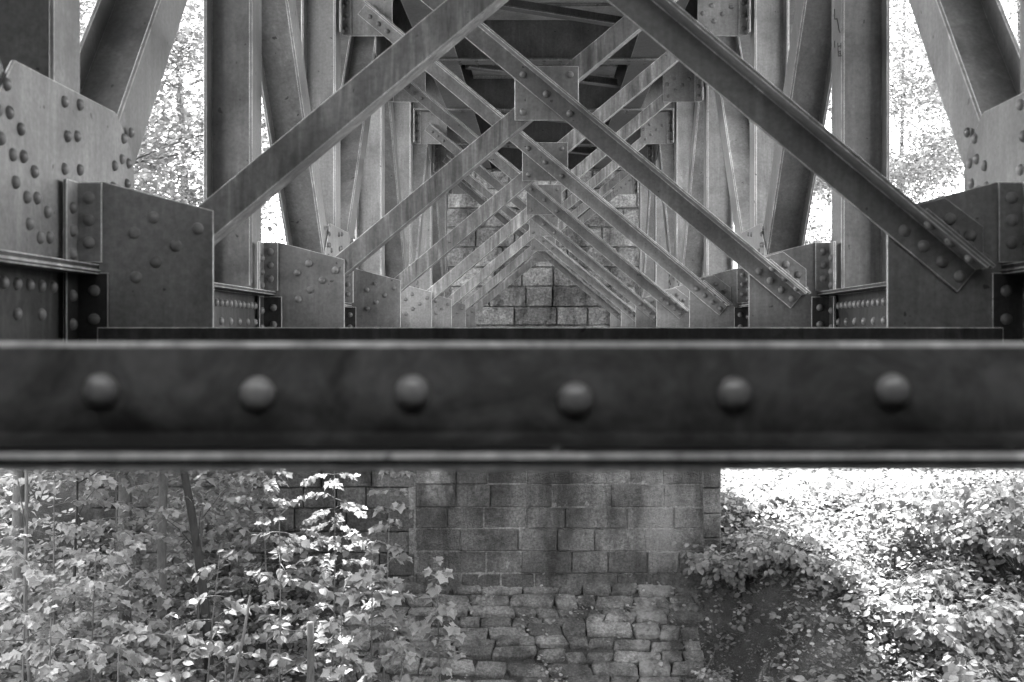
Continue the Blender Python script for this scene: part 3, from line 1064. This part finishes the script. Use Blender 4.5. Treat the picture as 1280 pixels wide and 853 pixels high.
shrub('shrub of large round leaves low on the outer bank', 1260, 780, 5.0, 0.8, 0.6, 0.109, 1035, 41)
shrub('shrub of large pale round leaves beside the fallen branches', 1095, 810, 5.2, 0.6, 0.42, 0.109, 591, 42)
shrub('low round-leaved shrub at the bottom of the bank', 1170, 835, 4.9, 0.8, 0.5, 0.109, 887, 43)
shrub('large-leaved shrub in the lowest outer corner of the bank', 1255, 860, 4.5, 0.7, 0.5, 0.116, 739, 44)

# small distinct plants, sticks and stones on the soil
def rosette(label, px, py, d, n, leaf, kind, seed, name='weed', cat='weed', m=None):
    rg = np.random.default_rng(seed)
    x, y, _ = W(px, py, d)
    z = gz(x, y)
    P, H, Nn, Sz = [], [], [], []
    for k in range(n):
        a = k * 2.4 + rg.uniform(-0.2, 0.2)
        H.append((math.cos(a), math.sin(a), 0.5)); Nn.append((-math.cos(a) * 0.5, -math.sin(a) * 0.5, 1))
        P.append((0.02 * math.cos(a), 0.02 * math.sin(a), 0.0)); Sz.append(leaf * rg.uniform(0.7, 1.2))
    o = link(name, leaves_mesh(name, kind, P, H, Nn, Sz, m or M_LEAF), None, (x, y, z))
    return tag(o, label, cat)
rosette('rosette weed with narrow pale blades on the open soil', 1036, 752, 6.4, 12, 0.22, 'blade', 51)
rosette('small leafy weed in the middle of the bare soil', 945, 785, 5.9, 16, 0.13, 'maple', 52)
rosette('little weed below the stick on the soil', 965, 770, 6.0, 9, 0.10, 'maple', 53)
rosette('weed low on the soil near the stone slope edge', 943, 845, 5.4, 12, 0.12, 'round', 54)

def stick(label, a, b, r, seed, m=M_DRY, name='fallen_branch', lift=0.05):
    rg = random.Random(seed)
    A, B = W(*a), W(*b)
    pts, rad = [], []
    for i in range(8):
        t = i / 7
        x = A[0] + (B[0] - A[0]) * t; y = A[1] + (B[1] - A[1]) * t
        pts.append((x, y, gz(x, y) + lift + 0.06 * math.sin(3.0 * t) + rg.uniform(-0.012, 0.012)))
        rad.append(r * (1 - 0.55 * t))
    return trunk(name, label, 'branch', pts, rad, m)
stick('longest pale fallen branch lying at the foot of the bank', (1070, 842, 5.3), (990, 828, 5.5), 0.028, 1)
stick('pale fallen branch crossing above the longest one', (1050, 835, 5.4), (1003, 815, 5.6), 0.022, 2, lift=0.10)
stick('short forked end of branch among the fallen branches', (1035, 848, 5.35), (1004, 838, 5.45), 0.018, 3)
stick('thin dark fallen twig under the pale branches', (1060, 850, 5.2), (1008, 850, 5.3), 0.013, 4, M_BARKD)
stick('thin stick pointing down the bare soil below the overhanging shrub', (972, 752, 6.3), (992, 773, 6.0), 0.014, 5)
stick('curved stick resting across the edge of the stone slope', (862, 767, 6.5), (895, 748, 6.7), 0.012, 6, lift=0.12)
def boulder(label, px, py, d, r, seed):
    rg = np.random.default_rng(seed)
    x, y, _ = W(px, py, d)
    bm = bmesh.new()
    bmesh.ops.create_icosphere(bm, subdivisions=2, radius=r)
    for v in bm.verts:
        v.co *= 1 + rg.uniform(-0.14, 0.14)
        v.co.z *= 0.8
    me = bpy.data.meshes.new('stone'); bm.to_mesh(me); bm.free()
    me.color_attributes.new('tone', 'FLOAT_COLOR', 'CORNER')
    for dd in me.color_attributes['tone'].data: dd.color = (1.8, 1.8, 1.8, 1)
    me.materials.append(M_PITCH)
    tag(link('stone', me, None, (x, y, gz(x, y) + r * 0.4)), label, 'stone')
boulder('pale angular stone on the soil above the fallen branches', 1017, 808, 5.6, 0.062, 1)
boulder('small round pale stone below the angular stone', 1012, 815, 5.55, 0.03, 2)
boulder('half buried dark stone beside the pale fallen branches', 1040, 825, 5.45, 0.075, 3)

# ------------------------------------------------------------------ ground leaves (nobody could count them)
def cover(name, label, n, fx, fy, mask, size, kind, mat, seed, hmax=0.25):
    rg = np.random.default_rng(seed)
    x = rg.uniform(*fx, n); y = rg.uniform(*fy, n)
    k = mask(x, y) > rg.random(n)
    x, y = x[k], y[k]
    z = ground(x, y) + rg.random(len(x)) ** 2 * hmax + (0.05 if name == 'weeds' else 0.02)
    a = rg.uniform(0, 6.28, len(x))
    H = np.stack([np.cos(a), np.sin(a), rg.uniform(-0.4, 0.3, len(x))], 1)
    Nn = np.stack([rg.normal(0, .4, len(x)), rg.normal(0, .4, len(x)) - .25, np.ones(len(x))], 1)
    o = link(name, leaves_mesh(name, kind, np.stack([x, y, z], 1), H, Nn, size * rg.uniform(0.5, 1.3, len(x)), mat))
    return tag(o, label, 'ground cover', kind='stuff')
def clump(x, y):
    return 0.5 + 0.5 * np.sin(x * 2.3 + 1.3 * np.sin(y * 1.7)) * np.sin(y * 2.6 + 1.1 * np.sin(x * 1.9))
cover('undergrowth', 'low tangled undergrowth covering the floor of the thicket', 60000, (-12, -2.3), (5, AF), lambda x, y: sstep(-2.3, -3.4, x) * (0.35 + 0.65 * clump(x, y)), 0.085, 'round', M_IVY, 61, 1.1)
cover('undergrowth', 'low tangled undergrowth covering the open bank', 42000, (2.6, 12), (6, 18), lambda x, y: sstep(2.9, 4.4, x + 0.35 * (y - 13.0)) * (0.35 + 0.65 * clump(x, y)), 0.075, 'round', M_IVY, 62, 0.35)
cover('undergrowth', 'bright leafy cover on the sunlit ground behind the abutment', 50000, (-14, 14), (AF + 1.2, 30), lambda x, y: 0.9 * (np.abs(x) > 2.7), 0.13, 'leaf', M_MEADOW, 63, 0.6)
cover('weeds', 'low clumps of small weeds on the bare soil beside the stone slope', 7000, (1.9, 4.6), (10.0, AF), lambda x, y: 0.9 * (clump(x * 1.9 + 3, y * 2.2) > 0.70), 0.07, 'round', M_LEAF2, 66, 0.15)
cover('leaf_litter', 'dry leaf litter and crumbs strewn over the dark bare soil', 16000, (1.6, 5.0), (9.5, AF), lambda x, y: 0.4 + 0.5 * clump(x * 3, y * 3), 0.036, 'leaf', M_DRY, 65, 0.02)
cover('weeds', 'scattered small weeds rooted in the joints of the stone slope and bare soil', 9000, (-2.4, 4.4), (11.5, AF), lambda x, y: 0.8 * (clump(x * 2.1, y * 2.3) > 0.62), 0.05, 'round', M_LEAF, 64, 0.22)

# ------------------------------------------------------------------ trees beyond
def tree(label, x, y, height, rad, nl, seed, leaf=0.11, low=0.22, r=0.10, lean=0.0):
    nl = int(nl * (3.0 if x < 0 else 2.2))
    rg = np.random.default_rng(seed)
    z = gz(x, min(y, 60)) - 0.1
    root = thing('leafy_tree', label, 'tree', (x, y, z), 'leafy trees beyond the bridge')
    tr = MB()
    pts = [Vector((lean * t * t + 0.25 * math.sin(2 * t + seed), 0.25 * math.sin(1.6 * t + seed * 2), height * t)) for t in np.linspace(0, 0.95, 9)]
    tr.tube(pts, [r * (1 - 0.85 * t) for t in np.linspace(0, 1, 9)], 9)
    C = []
    for k in range(26):
        t = low + (0.95 - low) * (k + rg.random()) / 26
        i = min(int(t / 0.95 * 8), 7)
        c = pts[i].lerp(pts[i + 1], 0.5)
        a = k * 2.4 + rg.uniform(-0.4, 0.4)
        L = rad * math.sin(math.pi * min(1, 0.18 + 0.75 * (t - low) / (1 - low))) * rg.uniform(0.7, 1.15)
        e = c + Vector((math.cos(a) * L, math.sin(a) * L, L * rg.uniform(0.1, 0.5)))
        tr.tube([c, c.lerp(e, 0.5) + Vector((0, 0, 0.08)), e], [r * 0.17, r * 0.10, r * 0.04], 5)
        for q in (0.45, 0.7, 0.9, 1.0):
            for w in range(2):
                C.append(np.array(c.lerp(e, q)) + rg.normal(0, 0.22, 3) * rad * 0.4)
    C = np.array(C)
    idx = rg.integers(0, len(C), nl)
    P = C[idx] + rg.normal(0, 1, (nl, 3)) * np.array([0.34, 0.34, 0.2]) * (0.6 + 0.16 * rad)
    a = rg.uniform(0, 6.28, nl)
    H = np.stack([np.cos(a), np.sin(a), rg.uniform(-0.7, 0.1, nl)], 1)
    Nn = np.stack([rg.normal(0, .5, nl), rg.normal(0, .5, nl) - 0.4, np.ones(nl)], 1)
    link('trunk', tr.mesh('trunk', M_BARK, 1.0, UP, 0), root)
    link('crown', leaves_mesh('crown', 'leaf' if leaf < 0.15 else 'maple', P, H, Nn, leaf * rg.uniform(0.6, 1.25, nl), M_TREE), root)
    return root
LT = [(-5.4, 13.6, 9.6, 2.2, 7000, 'leafy tree rising from the thicket beside the left truss'),
      (-6.0, 18.6, 9.5, 2.2, 7000, 'leafy tree showing between first and second posts of the left truss'),
      (-8.2, 21.0, 11, 2.6, 5500, 'leafy tree behind the wing wall, outermost on the left'),
      (-6.6, 25.5, 11, 2.6, 5000, 'leafy tree seen low through the gap beside the second left post'),
      (-10.5, 26, 13, 3.2, 5500, 'tall leafy tree far behind the left truss'),
      (-4.6, 30, 11, 2.6, 6000, 'leafy tree far back on the embankment, left of the track line'),
      (8.5, 30.0, 20, 4.4, 22000, 'pale leafy tree showing between first and second posts of the right truss'),
      (9.3, 24.0, 13, 3.0, 7000, 'leafy tree at the far edge of the sunlit clearing, nearest beyond it'),
      (13.5, 31.5, 20, 4.4, 10000, 'leafy tree beyond the clearing, outermost on the right'),
      (7.2, 33.0, 16, 3.6, 14000, 'leafy tree seen low through the gap beside the second right post'),
      (17.0, 36.0, 18, 4.5, 8000, 'tall leafy tree far behind the right truss'),
      (11.5, 36.0, 21, 5.0, 26000, 'leafy tree standing deepest beyond the clearing')]
LT += [
       (7.7, 17.4, 14.5, 3.2, 12000, 'leafy tree overhanging the open bank from its outer side')]  # added with a leaning crown to keep sun off the near bank
for k, (x, y, h, rd, nl, lab) in enumerate(LT):
    tree(lab, x, y, h, rd, nl, 70 + k, low=0.62 if 'overhanging' in lab else 0.22, lean=-5.2 if 'overhanging' in lab else 0.0)

# ------------------------------------------------------------------ light
EL, AZ = 60.0, -12.0      # sun elevation, azimuth from +Y clockwise (behind the camera, to the left)
w = bpy.data.worlds.new('World')
SC.world = w
w.use_nodes = True
nt = w.node_tree
bg = nt.nodes['Background']
sky = nt.nodes.new('ShaderNodeTexSky')
sky.sky_type = 'NISHITA'
sky.sun_disc = False
sky.sun_elevation = math.radians(EL)
sky.sun_rotation = math.radians(AZ)
bw = nt.nodes.new('ShaderNodeRGBToBW')
nt.links.new(sky.outputs[0], bw.inputs[0])
nt.links.new(bw.outputs[0], bg.inputs['Color'])
bg.inputs['Strength'].default_value = 0.11
sd = bpy.data.lights.new('sun', 'SUN')
sd.energy = 2.4
sd.angle = math.radians(1.0)
sun = bpy.data.objects.new('sun', sd)
COL.objects.link(sun)
el, az = math.radians(EL), math.radians(AZ)
to = Vector((math.sin(az) * math.cos(el), math.cos(az) * math.cos(el), math.sin(el)))
sun.rotation_euler = to.to_track_quat('Z', 'Y').to_euler()

# ------------------------------------------------------------------ camera
cd = bpy.data.cameras.new('camera')
cam = bpy.data.objects.new('camera', cd)
COL.objects.link(cam)
SC.camera = cam
cd.sensor_width = 36
cd.sensor_fit = 'HORIZONTAL'
cd.lens = 1400 / 1280 * 36
cd.shift_x = -36.5 / 1280
cd.shift_y = -10.5 / 1280
cd.clip_start = 0.05
cd.clip_end = 1000
cam.location = (-17 * K, 0, Z0)
cam.rotation_euler = (math.radians(90), 0, 0)
cd.dof.use_dof = True
cd.dof.focus_distance = 9.0
cd.dof.aperture_fstop = 5.0

SC.view_settings.view_transform = 'Standard'
SC.view_settings.look = 'None'
SC.view_settings.exposure = 4.55
SC.view_settings.gamma = 1
SC.view_settings.use_curve_mapping = False
SC.render.engine = 'CYCLES'
SC.cycles.use_denoising = True
SC.cycles.max_bounces = 8
SC.cycles.diffuse_bounces = 5
